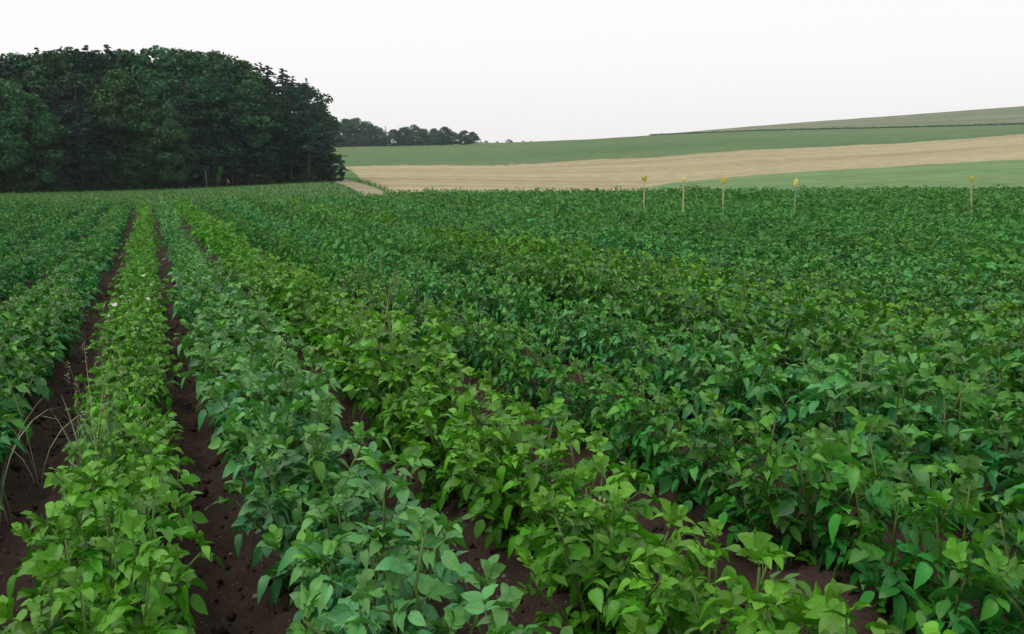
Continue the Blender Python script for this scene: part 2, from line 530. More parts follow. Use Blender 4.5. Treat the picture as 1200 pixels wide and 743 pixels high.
def flower_mesh():
    V, F = [], []
    for k in range(5):
        a = 2 * math.pi * k / 5; b = len(V)
        c, s = math.cos(a), math.sin(a)
        for rr, ss, zz in ((.001, 0, 0), (.010, -.008, .004), (.019, 0, .002), (.010, .008, .004)):
            V.append((rr * c - ss * s, rr * s + ss * c, zz))
        F.append((b, b + 1, b + 2, b + 3))
    return mesh_from('flower', np.array(V), F, M_PETAL)
FLOWER = flower_mesh()
def bud_mesh():
    v, f = tube([(0, 0, 0), (0, 0, .004), (0, 0, .009), (0, 0, .013)], [.002, .004, .0035, .001], 6)
    return mesh_from('flower_bud', v, f, M_BUD, True)
BUD = bud_mesh()
def flower_stalk():
    v, f = tube([(0, 0, 0), (.004, .002, .03), (.01, .0, .065)], [.0022, .0018, .0014], 4)
    return mesh_from('flower_stalk', v, f, M_STEM, True)
FSTALK = flower_stalk()

def mat4(A, o):
    m = Matrix.Identity(4)
    for a in range(3):
        for b in range(3): m[a][b] = float(A[a, b])
        m[a][3] = float(o[a])
    return m

count_row = {}
for p in sorted(plants, key=lambda q: q['s']):
    if id(p) in near_ids:
        count_row[p['i']] = count_row.get(p['i'], 0) + 1; p['k'] = count_row[p['i']]
def row_phrase(i):
    look = {-1: 'yellowish-green ', 0: 'bluish-green ', 1: 'yellow-green '}.get(i, '')
    if i == -1: return look + 'row along the bare furrow, left side'
    if i == 0: return look + 'row along the bare furrow, right side'
    return '%s%s row %s of the bare furrow' % (WORD[i + 1] if i > 0 else WORD[-i], ' ' + look.strip() if look else '', 'right' if i > 0 else 'left')

def put(name, me, parent, M, colr=None):
    o = bpy.data.objects.new(name, me)
    COL.objects.link(o)
    o.parent = parent
    o.matrix_local = M
    if colr is not None: o.color = (float(colr[0]), float(colr[1]), float(colr[2]), 1)
    return o

for p in plants:
    if id(p) not in near_ids: continue
    pv = VARS[p['var']]
    e = bpy.data.objects.new('potato_plant', None)
    e.empty_display_size = .05
    COL.objects.link(e)
    e.location = (p['x'], p['y'], p['z'] - .01)
    e.rotation_euler = (0, 0, p['rot'])
    e.scale = (p['sc'] * p['ac'], p['sc'], p['sc'] * 1.16)
    tag(e, 'potato plant, %s from the front in the %s' % (ORD(p['k']), row_phrase(p['i'])), 'potato plant', 'potato plants of the near rows')
    for sm in pv.stems: put('stem', sm, e, Matrix.Identity(4))
    fine = id(p) in detail_ids
    for vi, A, o, young in pv.leaves:
        lv = LEAVES[vi]
        c = leaf_tint(p['c'], young, random.uniform(.58, 1.42))
        lo = put('leaf', lv.stalk_mesh if fine else lv.mesh, e, mat4(A, o), c)
        if fine:
            for fv, B, q in lv.lf:
                put('leaflet', LEAFLET_MESH[fv], lo, mat4(B, q), np.clip(c * random.uniform(.85, 1.15), 0, 1))
    fl = 0
    if p['i'] == -1 and 6.8 < p['s'] < 12.5 and random.random() < .85: fl = 1
    elif random.random() < .10: fl = 2
    if fl:
        for tip in random.sample(pv.tips, 1 if fl == 2 else random.choice((1, 2))):
            st = put('flower_stalk', FSTALK, e, Matrix.Translation(Vector(tip)) @ Matrix.Rotation(random.uniform(0, 6), 4, 'Z') @ Matrix.Scale(1.0 if fl == 1 else .9, 4))
            for k in range(3 if fl == 1 else 4):
                a = random.uniform(0, 6.28)
                M = Matrix.Translation((.01 + .016 * math.cos(a), .016 * math.sin(a), .062 + random.uniform(0, .012))) @ Euler((random.uniform(-.6, .6), random.uniform(-.6, .6), a)).to_matrix().to_4x4()
                put('flower' if fl == 1 else 'flower_bud', FLOWER if fl == 1 else BUD, st, M)

# the rest of the crop: one mass
Vs, Fs, Cs, off = [], [], [], 0
for lod in (1, 2, 3):
    for vk, pv in enumerate(VARS):
        # one mesh per variant in plant space
        bv, bf, by, bo, bid = [], [], [], 0, []
        step, gain = ((2.1, 1.3), (4.6, 1.75), (7.8, 2.15))[lod - 1]
        sel = [pv.leaves[int(q)] for q in np.arange(.5, len(pv.leaves), step)]
        for j, (vi, A, o, young) in enumerate(sel):
            v, f = LEAVES[vi].far
            bv.append(v @ (A * gain).T + o); bf.append(f + bo); bo += len(v)
            by.append(np.full(len(v), young)); bid.append(np.full(len(v), j))
        bv, bf, by, bid = np.concatenate(bv), np.concatenate(bf), np.concatenate(by), np.concatenate(bid)
        for p in plants:
            if id(p) in near_ids or p['var'] != vk: continue
            if (1 if p['d'] < 19 else 2 if p['d'] < 29 else 3) != lod: continue
            c, s_ = math.cos(p['rot']) * p['sc'], math.sin(p['rot']) * p['sc']
            W = np.empty_like(bv); bx = bv[:, 0] * p['ac'] * (.95, .84, .76)[lod - 1]
            W[:, 0] = bx * c - bv[:, 1] * s_ + p['x']; W[:, 1] = bx * s_ + bv[:, 1] * c + p['y']; W[:, 2] = bv[:, 2] * p['sc'] * 1.16 + p['z'] - .01
            rl = RNG.uniform(.56, 1.44, bid.max() + 1)[bid][:, None]
            yy = by[:, None] * .45
            Cs.append(np.clip((p['c'][None] * 1.18 * (1 - yy) + np.array([[.10, .20, .014]]) * yy) * rl, 0, 1))
            Vs.append(W); Fs.append(bf + off); off += len(W)
crop = link(bpy.data.objects.new('potato_crop', mesh_from('potato_crop', np.concatenate(Vs), np.concatenate(Fs), M_LEAF_FAR, True, colr=np.concatenate(Cs))))
tag(crop, 'dense green mass of potato plants in the rows farther back', 'potato crop', kind='stuff')
print('plants', len(plants), 'far tris', sum(len(f) for f in Fs))
del Vs, Fs, Cs

# ------------------------------------------------------------------ land beyond the crop
PXN = [-700, -400, 0, 200, 380, 430, 600, 700, 763, 880, 1040, 1200, 1600, 1900]
RINGS = [
    (47,  None),
    (65,  [233, 232, 231, 229, 226, 226, 225, 224.5, 224.5, 224.5, 224, 223, 222, 222]),
    (120, [229, 228, 224, 218, 209.5, 211, 215, 218, 218.5, 207, 197, 188, 172, 165]),
    (220, [205, 203, 200, 198, 197, 195.7, 194, 187.5, 184, 176, 169, 156, 134, 125]),
    (380, [175, 174, 173, 172, 171, 170, 167, 163, 158.5, 153.6, 150, 146, 138, 134]),
    (540, [180, 179, 178, 177, 176, 174, 171, 166, 158.0, 147.5, 135.5, 123, 103, 95]),
    (700, None)]
def terr(px, d):
    px = np.asarray(px, float); d = np.asarray(d, float)
    zs_ = []
    for dd, ys in RINGS:
        if ys is None:
            if dd < 100: zs_.append(zfield(x_of(px, dd), dd) - .05)
            else: zs_.append(zs_[-1] - 10)
        else:
            zs_.append(z_of(np.interp(px, PXN, ys), dd))
    ds = [r[0] for r in RINGS]
    out = np.where(d < 47, zfield(x_of(px, d), d) + .02, zs_[0] * np.ones_like(d))
    for k in range(len(ds) - 1):
        f = np.clip((d - ds[k]) / (ds[k + 1] - ds[k]), 0, 1)
        out = np.where(d >= ds[k], zs_[k] * (1 - f) + zs_[k + 1] * f, out)
    return out
def terr_xy(x, d):
    return terr(600 + np.asarray(x) / np.asarray(d) * KX / 1.015 * FPX, d)

def strip(name, d0, d1, pl, pr, nd, npx, mat, lift=0.0, rough=0.0, dcurve=None):
    """sheet between two distances; d0/d1 may be functions of px, pl/pr functions of d."""
    U, W = np.meshgrid(np.linspace(0, 1, npx), np.linspace(0, 1, nd))
    fl = pl if callable(pl) else (lambda d: np.full_like(d, pl))
    fr = pr if callable(pr) else (lambda d: np.full_like(d, pr))
    if callable(d0) or callable(d1):
        px = pl + (pr - pl) * U if not callable(pl) else None
        if px is None:
            px = fl(np.full_like(U, 60)) * (1 - U) + pr * U
        a = d0(px) if callable(d0) else np.full_like(px, d0)
        b = d1(px) if callable(d1) else np.full_like(px, d1)
        D = a * (b / a) ** W
        if callable(pl): px = fl(D) * (1 - U) + fr(D) * U
    else:
        D = d0 * (d1 / d0) ** W
        px = fl(D) * (1 - U) + fr(D) * U
    x = x_of(px, D); z = terr(px, D) + lift
    if rough: z = z + rough * fbm(x * .35, D * .35, 3, 9)
    V = np.stack([x, D, z], -1).reshape(-1, 3)
    ii = np.arange(nd * npx).reshape(nd, npx)
    F = np.stack([ii[:-1, :-1], ii[:-1, 1:], ii[1:, 1:], ii[1:, :-1]], -1).reshape(-1, 4)
    o = link(bpy.data.objects.new(name, mesh_from(name, V, F, mat, True)))
    return tag(o, kind='structure')

def field_mat(name, c1, c2, c3, scale, stretch, ang, fine=1.2, bump=.3):
    m, n, l, p, out = nodes_mat(name)
    a = noise_tex(n, l, scale, 5, .6, 'Object', (stretch, 1, 1, ang))
    b = noise_tex(n, l, fine, 6, .7, 'Object')
    c = ramp(n, l, a, [(.3, c1), (.5, c2), (.72, c3)])
    c = mix(n, l, 'MULTIPLY', .6, c, ramp(n, l, b, [(.3, (.55, .55, .55)), (.7, (1.4, 1.4, 1.4))]))
    l.new(c, p.inputs['Base Color']); p.inputs['Roughness'].default_value = .95; p.inputs['Specular IOR Level'].default_value = .1
    bp = n.new('ShaderNodeBump'); bp.inputs['Strength'].default_value = bump; bp.inputs['Distance'].default_value = .3
    l.new(b, bp.inputs['Height']); l.new(bp.outputs[0], p.inputs['Normal'])
    return m
M_MEADOW = field_mat('meadow', (.045, .115, .030), (.060, .140, .038), (.080, .150, .048), .12, 1, 0)
M_WHEAT = field_mat('wheat', (.215, .19, .105), (.29, .258, .148), (.345, .308, .18), .09, .12, .06, .45)
M_CLOVER = field_mat('clover', (.085, .170, .062), (.11, .195, .075), (.15, .205, .09), .06, .2, .1, .3)
M_GREEN = field_mat('green_field', (.058, .118, .038), (.074, .135, .046), (.105, .140, .06), .03, .2, .1, .22)
M_UPPER = field_mat('upper_hill', (.085, .125, .065), (.13, .155, .088), (.19, .195, .12), .04, .08, .2, .15)
M_TRACK = field_mat('track', (.17, .155, .10), (.23, .205, .135), (.28, .25, .17), .4, 1, 0, 2.5)
M_LITTER = field_mat('litter', (.026, .016, .010), (.042, .024, .014), (.06, .034, .02), .4, 1, 0, 3)

wl = lambda d: np.interp(d, [34, 38, 45.6, 56, 110, 220], [385, 405, 470, 464, 427, 407])
dl = lambda px: np.interp(px, [400, 742, 785, 1900], [50, 50, 118, 122]) + np.where(px > 780, 4.0, 0) * fbm(px * .02, px * 0, 4, 8)
strip('grass_verge', 34.5, 220, -700, wl, 60, 90, M_MEADOW)
strip('wheat_field', 50, 230, wl, 1900, 60, 160, M_WHEAT, 0, .08)
strip('clover_field', 46, dl, 744, 1900, 30, 400, M_CLOVER, .25, .08)
strip('hill_terrain', 45.6, 560, -720, 1920, 60, 60, M_MEADOW, -.8)
strip('wheat_margin', 45.6, 50, 464, 1900, 4, 30, M_MEADOW, -.04)
strip('far_green_field', lambda px: 221 + 7 * fbm(px * .012, px * 0, 4, 3), 380, -700, 1900, 40, 500, M_GREEN, .03, .08)
strip('upper_hillside', 380, 540, -700, 1900, 40, 120, M_UPPER, 0, .3)
strip('hill_back', 540, 700, -700, 1900, 8, 40, M_UPPER)
strip('track', 50, 150, lambda d: np.interp(d, [50, 58, 112, 150], [418, 427, 386, 360]), lambda d: np.interp(d, [50, 58, 112, 150], [452, 458, 411, 382]), 40, 8, M_TRACK, .05, .05)
strip('forest_floor', lambda px: np.interp(px, [-700, 0, 200, 398], [80, 84, 92, 103]), 200, -700, 396, 30, 40, M_LITTER, .06, .1)

# far ground out to the horizon
g = mesh_from('ground', [(-1000, -1000, -14), (1000, -1000, -14), (1000, 1000, -14), (-1000, 1000, -14)], [(0, 1, 2, 3)], M_MEADOW)
tag(link(bpy.data.objects.new('ground', g)), kind='structure')

# ------------------------------------------------------------------ trees
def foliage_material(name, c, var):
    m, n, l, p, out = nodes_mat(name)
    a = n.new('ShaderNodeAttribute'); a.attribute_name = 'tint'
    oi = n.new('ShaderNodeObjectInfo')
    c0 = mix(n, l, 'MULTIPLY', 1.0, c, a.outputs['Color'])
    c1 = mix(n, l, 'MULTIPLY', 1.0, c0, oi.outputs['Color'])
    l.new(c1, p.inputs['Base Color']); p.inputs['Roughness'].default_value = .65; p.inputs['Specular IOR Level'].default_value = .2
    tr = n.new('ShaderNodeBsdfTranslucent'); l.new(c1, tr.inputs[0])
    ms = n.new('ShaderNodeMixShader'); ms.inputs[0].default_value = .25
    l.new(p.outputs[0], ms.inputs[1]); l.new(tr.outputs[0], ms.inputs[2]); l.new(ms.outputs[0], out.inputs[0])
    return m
M_CONIF = foliage_material('conifer_needles', (.014, .052, .034), .3)
M_BROAD = foliage_material('broad_leaves', (.024, .080, .026), .3)

def cards(C, N, size, aspect, r, along=None):
    """quads centred at C with normals N; along = long axis (optional)."""
    n = len(C)
    A = along if along is not None else r.normal(size=(n, 3))
    A = A - (A * N).sum(1, keepdims=True) * N
    A /= np.linalg.norm(A, axis=1, keepdims=True) + 1e-9
    B = np.cross(N, A)
    s = size[:, None]
    # leaf-spray outline: narrow ends, kinked
    V = np.stack([C - A * s, C + B * s * aspect * .9 - A * s * .1, C + A * s, C - B * s * aspect + A * s * .15], 1).reshape(-1, 3)
    F = np.arange(n * 4).reshape(n, 4)
    return V, F

def unit(v): return v / (np.linalg.norm(v, axis=-1, keepdims=True) + 1e-9)

def conifer(seed, base=.12, width=.17, n_whorl=34, per=9, droop=.35):
    r = np.random.default_rng(seed)
    trunk = tube([(0, 0, -.02), (r.uniform(-.004, .004), 0, .4), (0, r.uniform(-.004, .004), .8), (0, 0, .985)], [.013, .010, .005, .001], 7)
    TV, TF = [trunk[0]], list(trunk[1]); toff = len(trunk[0])
    Cs, Ns, Ss, As, Ts = [], [], [], [], []
    for w in range(n_whorl):
        f = w / (n_whorl - 1)
        zw = base + (1 - base) * (f ** .92) * .975
        rad = width * (1 - f) ** .66 * (1.0 if f > .12 else .75 + 2 * f) * r.uniform(.85, 1.12) + .008
        for k in range(max(4, int(per * (1 - .4 * f)))):
            a = 2 * math.pi * (k + r.uniform(-.4, .4)) / per + w * 1.3
            L = rad * r.uniform(.65, 1.2)
            if r.random() < .06: continue
            dv = np.array([math.cos(a), math.sin(a)])
            dr = droop * r.uniform(.5, 1.4)
            z = zw + r.uniform(-.022, .022)
            m = max(16, int(26 * L / width))
            tt = np.sqrt(r.uniform(.04, 1, m))
            zz = z - dr * L * tt ** 1.5 + .18 * L * tt ** 3
            off = r.normal(size=(m, 3)) * np.array([.16, .16, .06]) * L * (.3 + .8 * (1 - tt[:, None]) + .3)
            Cs.append(np.stack([dv[0] * L * tt, dv[1] * L * tt, zz], 1) + off)
            Ns.append(unit(np.array([0, 0, 1.0]) + .75 * r.normal(size=(m, 3)) + .4 * np.array([dv[0], dv[1], 0])))
            As.append(np.tile(np.array([dv[0], dv[1], -dr]), (m, 1)) + .6 * r.normal(size=(m, 3)))
            Ss.append(r.uniform(.010, .022, m) * (1.05 - .5 * f)); Ts.append(np.full(m, r.uniform(.7, 1.35)) * r.uniform(.8, 1.2, m))
            if k % 3 == 0 and f < .85:
                v, fa = tube([(0, 0, z), (dv[0] * L * .5, dv[1] * L * .5, z - dr * L * .35), (dv[0] * L * .9, dv[1] * L * .9, z - dr * L * .7)], [.0035, .002, .0007], 4)
                TV.append(v); TF += [tuple(i + toff for i in q) for q in fa]; toff += len(v)
    Cs, Ns, Ss, As, Ts = map(np.concatenate, (Cs, Ns, Ss, As, Ts))
    V, F = cards(Cs, Ns, Ss, .55, r, As)
    return mesh_from('trunk', np.concatenate(TV), TF, M_BARK, True), mesh_from('crown', V, F, M_CONIF, False, colr=np.repeat(Ts, 4)[:, None] * np.ones(3))

def broadleaf(seed, base=.06, rx=.26, nclump=90, per=85, top=1.0, shape=1.0, leaf=(.009, .019)):
    r = np.random.default_rng(seed)
    tk = [(0, 0, -.02), (r.uniform(-.01, .01), r.uniform(-.01, .01), .3), (r.uniform(-.03, .03), r.uniform(-.03, .03), .6), (r.uniform(-.03, .03), r.uniform(-.03, .03), .85)]
    v, f = tube(tk, [.019, .015, .009, .003], 7)
    TV, TF, toff = [v], list(f), len(v)
    Cs, Ns, Ss, Ts = [], [], [], []
    for k in range(nclump):
        u = r.uniform(0, 1); a = r.uniform(0, 6.283)
        prof = (math.sin(math.pi * min(1, (u * .86 + .14)) ** shape) ** .6)
        rad = rx * prof * math.sqrt(r.uniform(.25, 1.0)) * r.uniform(.85, 1.15)
        z = base + (top - base) * (.06 + .90 * u)
        c = np.array([rad * math.cos(a), rad * math.sin(a), z])
        cr = r.uniform(.045, .085) * (.75 + .4 * prof)
        m = int(per * (cr / .065) ** 2)
        q = unit(r.normal(size=(m, 3))) * np.cbrt(r.uniform(.2, 1, (m, 1)))
        Cs.append(c + q * cr * np.array([1.1, 1.1, .72])); 
        Ns.append(unit(q + .7 * r.normal(size=(m, 3)) + np.array([0, 0, .5])))
        Ss.append(r.uniform(*leaf, m)); Ts.append(r.uniform(.72, 1.3) * r.uniform(.75, 1.25, m))
        if k % 4 == 0:
            z0 = max(.1, z - .5 * rad - .08)
            v, f = tube([(0, 0, z0), (c[0] * .5, c[1] * .5, (z0 + z) / 2 + .01), tuple(c)], [.007, .0045, .0012], 4)
            TV.append(v); TF += [tuple(i + toff for i in qq) for qq in f]; toff += len(v)
    Cs, Ns, Ss, Ts = map(np.concatenate, (Cs, Ns, Ss, Ts))
    V, F = cards(Cs, Ns, Ss, .7, r)
    V[:, 2] = np.minimum(V[:, 2], 1.0)
    return mesh_from('trunk', np.concatenate(TV), TF, M_BARK, True), mesh_from('crown', V, F, M_BROAD, False, colr=np.repeat(Ts, 4)[:, None] * np.ones(3))

PROTO = {
    'spruce': [conifer(1), conifer(2, .06, .19, 32, 9, .45), conifer(3, .16, .15, 28, 8, .3)],
    'pine': [conifer(4, .30, .17, 22, 8, .05), conifer(5, .24, .19, 22, 8, .12)],
    'broad': [broadleaf(6), broadleaf(7, .03, .30, 100), broadleaf(8, .10, .24, 85), broadleaf(9, .02, .27, 95)],
    'bush': [broadleaf(10, .0, .42, 50, 90, 1.0, .8, (.02, .04)), broadleaf(12, .0, .5, 50, 90, 1.0, .8, (.02, .04))],
}
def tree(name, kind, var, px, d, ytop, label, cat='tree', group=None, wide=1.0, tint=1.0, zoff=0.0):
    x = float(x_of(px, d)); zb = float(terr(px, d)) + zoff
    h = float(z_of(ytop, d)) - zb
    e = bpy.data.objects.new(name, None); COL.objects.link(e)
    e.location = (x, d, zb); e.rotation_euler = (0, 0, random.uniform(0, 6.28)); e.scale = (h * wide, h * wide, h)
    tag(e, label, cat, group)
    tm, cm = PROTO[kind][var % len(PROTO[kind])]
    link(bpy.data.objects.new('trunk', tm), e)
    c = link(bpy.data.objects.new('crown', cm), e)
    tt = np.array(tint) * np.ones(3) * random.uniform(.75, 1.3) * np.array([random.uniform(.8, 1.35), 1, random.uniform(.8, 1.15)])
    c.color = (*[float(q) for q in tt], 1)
    return e

def skyline(px):
    return np.interp(px, [-120, 0, 60, 110, 180, 230, 270, 300, 340, 365, 385, 400], [54, 57, 55, 50, 52, 51, 54, 66, 78, 90, 113, 150])
fy = lambda px: float(np.interp(px, [-300, 0, 200, 400], [80, 86, 95, 106]))   # forest edge
NAMES = {'spruce': 'spruce_tree', 'pine': 'pine_tree', 'broad': 'broadleaf_tree', 'bush': 'bush'}
# front row, from the right end of the wood (nearest the track) leftwards
front = [('bush', 0, 395, 180, 1.0, 1.0), ('spruce', 1, 383, 112, 1.3, .9), ('pine', 0, 366, 92, 1.25, .9), ('pine', 1, 345, 86, 1.2, 1.0),
         ('spruce', 0, 322, 84, 1.3, .85), ('broad', 0, 300, 92, 1.0, .95), ('spruce', 2, 276, 76, 1.4, .75), ('broad', 2, 251, 84, 1.05, 1.0), ('spruce', 1, 228, 78, 1.3, .7),
         ('broad', 1, 205, 120, .95, 1.0), ('broad', 3, 178, 100, 1.15, 1.15), ('broad', 0, 152, 80, 1.0, .9), ('spruce', 0, 128, 84, 1.35, .7),
         ('spruce', 2, 103, 78, 1.4, .75), ('spruce', 1, 78, 90, 1.2, .7), ('broad', 1, 50, 108, 1.0, .95), ('broad', 2, 22, 88, 1.15, 1.0), ('broad', 3, -6, 96, 1.1, .9),
         ('broad', 0, -45, 90, 1.1, .9), ('spruce', 1, -80, 70, 1.3, .8), ('broad', 1, -120, 85, 1.1, .9), ('spruce', 0, -160, 66, 1.3, .8), ('broad', 2, -205, 80, 1.2, .9)]
for k, (kind, v, px, yt, wd, ti) in enumerate(front):
    what = {'spruce': 'dark spruce', 'pine': 'bare-trunked dark pine', 'broad': 'dark green broadleaf tree', 'bush': 'rounded dark bush'}[kind]
    lab = '%s on the edge of the wood, %s from its right end' % (what, WORD.get(k + 1, ORD(k + 1)))
    if k == 0: lab = 'rounded dark bush at the right end of the wood beside the track'
    tree(NAMES[kind], kind, v, px, fy(px) + random.uniform(-1.5, 1.5), yt, lab, 'bush' if kind == 'bush' else 'tree', 'trees on the edge of the wood', wd, np.array([1.25, 1.35, 1.45]) * ti)
# second row with the tops on the skyline
k = 0; px = 378.0
while px > -230:
    kind = 'spruce' if (random.random() < .5) and not 195 < px < 300 else 'broad'
    if px > 320: kind = 'spruce'
    yt = float(skyline(px)) + random.uniform(-1, 7)
    if px > 360: yt += 4
    k += 1
    tree(NAMES[kind], kind, random.randrange(4), px, fy(px) + random.uniform(7, 11), yt,
         '%s top on the skyline of the wood, %s from its right end' % ('pointed spruce' if kind == 'spruce' else 'rounded broadleaf', WORD.get(k, ORD(k))),
         'tree', 'tree tops on the skyline of the wood', 1.5 if kind == 'spruce' else 1.05, random.uniform(1.0, 1.4))
    px -= random.uniform(11, 17)
# third row filling the wood behind
k = 0; px = 362.0
while px > -260:
    kind = random.choice(('spruce', 'broad', 'spruce'))
    k += 1
    tree(NAMES[kind], kind, random.randrange(4), px, fy(px) + random.uniform(15, 22), float(skyline(px)) + random.uniform(2, 9),
         'dark %s deep in the wood, %s from the right among the innermost trees' % ('spruce' if kind == 'spruce' else 'broadleaf', WORD.get(k, ORD(k))),
         'tree', 'innermost trees of the wood', 1.25, .85)
    px -= random.uniform(18, 25)
# low growth along the edge of the wood
shrubs = []
px = 386.0
while px > -240:
    shrubs.append((px, random.uniform(196, 208) - (380 - px) * -.012)); px -= random.uniform(11, 19)
for k, (px, h) in enumerate(shrubs):
    tree('bush', 'bush', k, px, fy(px) + random.uniform(-2.2, -.3), h, 'low dark shrub at the foot of the wood, %s from its right end' % WORD.get(k + 1, ORD(k + 1)), 'shrub', 'shrubs at the foot of the wood', random.uniform(.9, 1.5), (1.0, .95, .9) if k % 9 != 5 else (1.6, 1.7, 1.2))
for k, (px, h) in enumerate(shrubs[::2]):
    tree('bush', 'bush', k + 1, px - 6, fy(px) + random.uniform(5, 8), h - 9, 'tall dark undergrowth shrub inside the wood, %s from its right end' % WORD.get(k + 1, ORD(k + 1)), 'shrub', 'undergrowth inside the wood', 1.3, .8)
# pale dead trunk and leaning sapling before the wood
def sapling():
    px, d = 246, fy(246) - 4
    b = np.array([float(x_of(px, d)), d, float(terr(px, d))])
    v, f = tube([b, b + (.03, 0, .8), b + (-.02, 0, 1.9)], [.06, .05, .04], 6)
    M = simple_mat('pale_wood', (.12, .11, .09), (.22, .20, .17), 3)
    tag(link(bpy.data.objects.new('dead_trunk', mesh_from('dead_trunk', v, f, M, True))), 'thin pale dead trunk standing at the foot of the wood', 'trunk')
    px, d = 257, fy(257) - 4
    b = np.array([float(x_of(px, d)), d, float(terr(px, d))])
    e = bpy.data.objects.new('sapling', None); COL.objects.link(e); e.location = b
    tag(e, 'small pale leaning sapling right of the dead trunk', 'sapling')
    v, f = tube([(0, 0, 0), (.25, 0, .8), (.62, 0, 1.9)], [.03, .022, .01], 5)
    link(bpy.data.objects.new('stem', mesh_from('stem', v, f, M, True)), e)
    r = np.random.default_rng(4)
    t = r.uniform(.4, 1.1, 260)[:, None]
    C = np.array([[.62, 0, 1.9]]) * t + r.normal(size=(260, 3)) * np.array([.14, .14, .17])
    V, F = cards(C, unit(r.normal(size=(260, 3)) + (0, 0, .6)), r.uniform(.05, .10, 260), .6, r)
    c = link(bpy.data.objects.new('crown', mesh_from('crown', V, F, M_BROAD, False, colr=np.ones((len(V), 3)))), e); c.color = (2.2, 2.0, 1.9, 1)
sapling()

# far group of trees on the green rise
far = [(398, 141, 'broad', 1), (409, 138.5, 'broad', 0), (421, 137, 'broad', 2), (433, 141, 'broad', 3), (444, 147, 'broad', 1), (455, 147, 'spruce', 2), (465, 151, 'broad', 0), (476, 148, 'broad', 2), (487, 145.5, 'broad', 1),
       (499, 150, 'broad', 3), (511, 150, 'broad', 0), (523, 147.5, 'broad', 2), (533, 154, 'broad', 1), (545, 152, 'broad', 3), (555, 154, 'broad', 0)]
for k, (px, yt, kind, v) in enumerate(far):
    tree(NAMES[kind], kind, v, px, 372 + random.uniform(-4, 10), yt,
         'far haze-tinted tree on the green rise, %s from the left of the distant group' % WORD.get(k + 1, ORD(k + 1)), 'tree', 'distant trees on the green rise', 1.5 if kind == 'broad' else .7, (1.0, 1.25, 2.0), -3)  # blue crown tint paints in the haze of distance
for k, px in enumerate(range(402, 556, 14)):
    tree('bush', 'bush', k, px + random.uniform(-3, 3), 364, random.uniform(157, 161), 'far haze-tinted bush under the distant trees on the rise, %s from the left' % WORD.get(k + 1, ORD(k + 1)), 'bush', 'bushes under the distant trees', 1.6, (1.0, 1.25, 2.0), -.5)  # same distance haze put into the bush colour
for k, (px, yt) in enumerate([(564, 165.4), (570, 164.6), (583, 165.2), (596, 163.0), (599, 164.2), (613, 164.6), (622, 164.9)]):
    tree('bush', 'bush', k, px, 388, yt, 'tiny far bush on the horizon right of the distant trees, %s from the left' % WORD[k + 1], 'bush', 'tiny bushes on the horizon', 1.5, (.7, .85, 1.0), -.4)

# hedge along the foot of the upper hillside
def hedge():
    r = np.random.default_rng(77)
    n = 9000
    px = 758 + (1700 - 758) * r.uniform(0, 1, n)
    d = 381 + r.uniform(-.8, .8, n)
    hh = (.35 + .4 * (px - 760) / 450).clip(.4, 1.3) * (1 + .5 * vnoise(px * .12, px * 0, 4))
    z = terr(px, d) + r.uniform(0, 1, n) ** .8 * hh
    C = np.stack([x_of(px, d), d, z], 1)
    V, F = cards(C, unit(r.normal(size=(n, 3)) + (0, -.4, .6)), r.uniform(.2, .4, n), .8, r)
    o = link(bpy.data.objects.new('hedgerow', mesh_from('hedgerow', V, F, M_BROAD, False, colr=np.repeat(r.uniform(.8, 1.2, n), 4)[:, None] * np.ones(3))))
    o.color = (2.0, 1.8, 1.9, 1)
    tag(o, 'long low dark hedge between the green field and the upper hillside', 'hedge')
hedge()

# rough grass between the crop and the wood, and along the track
def verge_grass():
    r = np.random.default_rng(5)
    n = 26000
    px = r.uniform(-250, 470, n); d = 35.5 * (112 / 35.5) ** r.uniform(0, 1, n)
    tl = np.interp(d, [50, 58, 112], [416, 425, 384]); tr_ = np.interp(d, [50, 58, 112], [454, 460, 413])
    ok = ((px < tl) | (px > tr_)) & (px < wl(d) + 2) & (d < np.interp(px, [-300, 0, 200, 400], [81, 87, 96, 112]))
    px, d = px[ok], d[ok]; n = len(px)
    b = np.stack([x_of(px, d), d, terr(px, d) - .02], 1)
    h = r.uniform(.10, .30, n) * np.where(px > tr_[ok] - 1, 2.0, 1.0)
    V, F = [], []
    a = r.uniform(0, 6.28, n)
    w = r.uniform(.02, .06, n)
    side = np.stack([np.cos(a), np.sin(a), 0 * a], 1) * w[:, None]
    lean = np.stack([r.normal(size=n) * .35, r.normal(size=n) * .35, np.ones(n)], 1) * h[:, None]
    V = np.stack([b - side, b + side, b + lean], 1).reshape(-1, 3); F = np.arange(3 * n).reshape(n, 3)
    t = np.repeat(r.uniform(.7, 1.4, n), 3)[:, None] * np.array([[.060, .145, .034]])
    o = link(bpy.data.objects.new('rough_grass', mesh_from('rough_grass', V, F, M_LEAF_FAR, False, colr=t)))
    tag(o, 'short rough grass between the crop and the wood', 'grass', kind='stuff')
verge_grass()

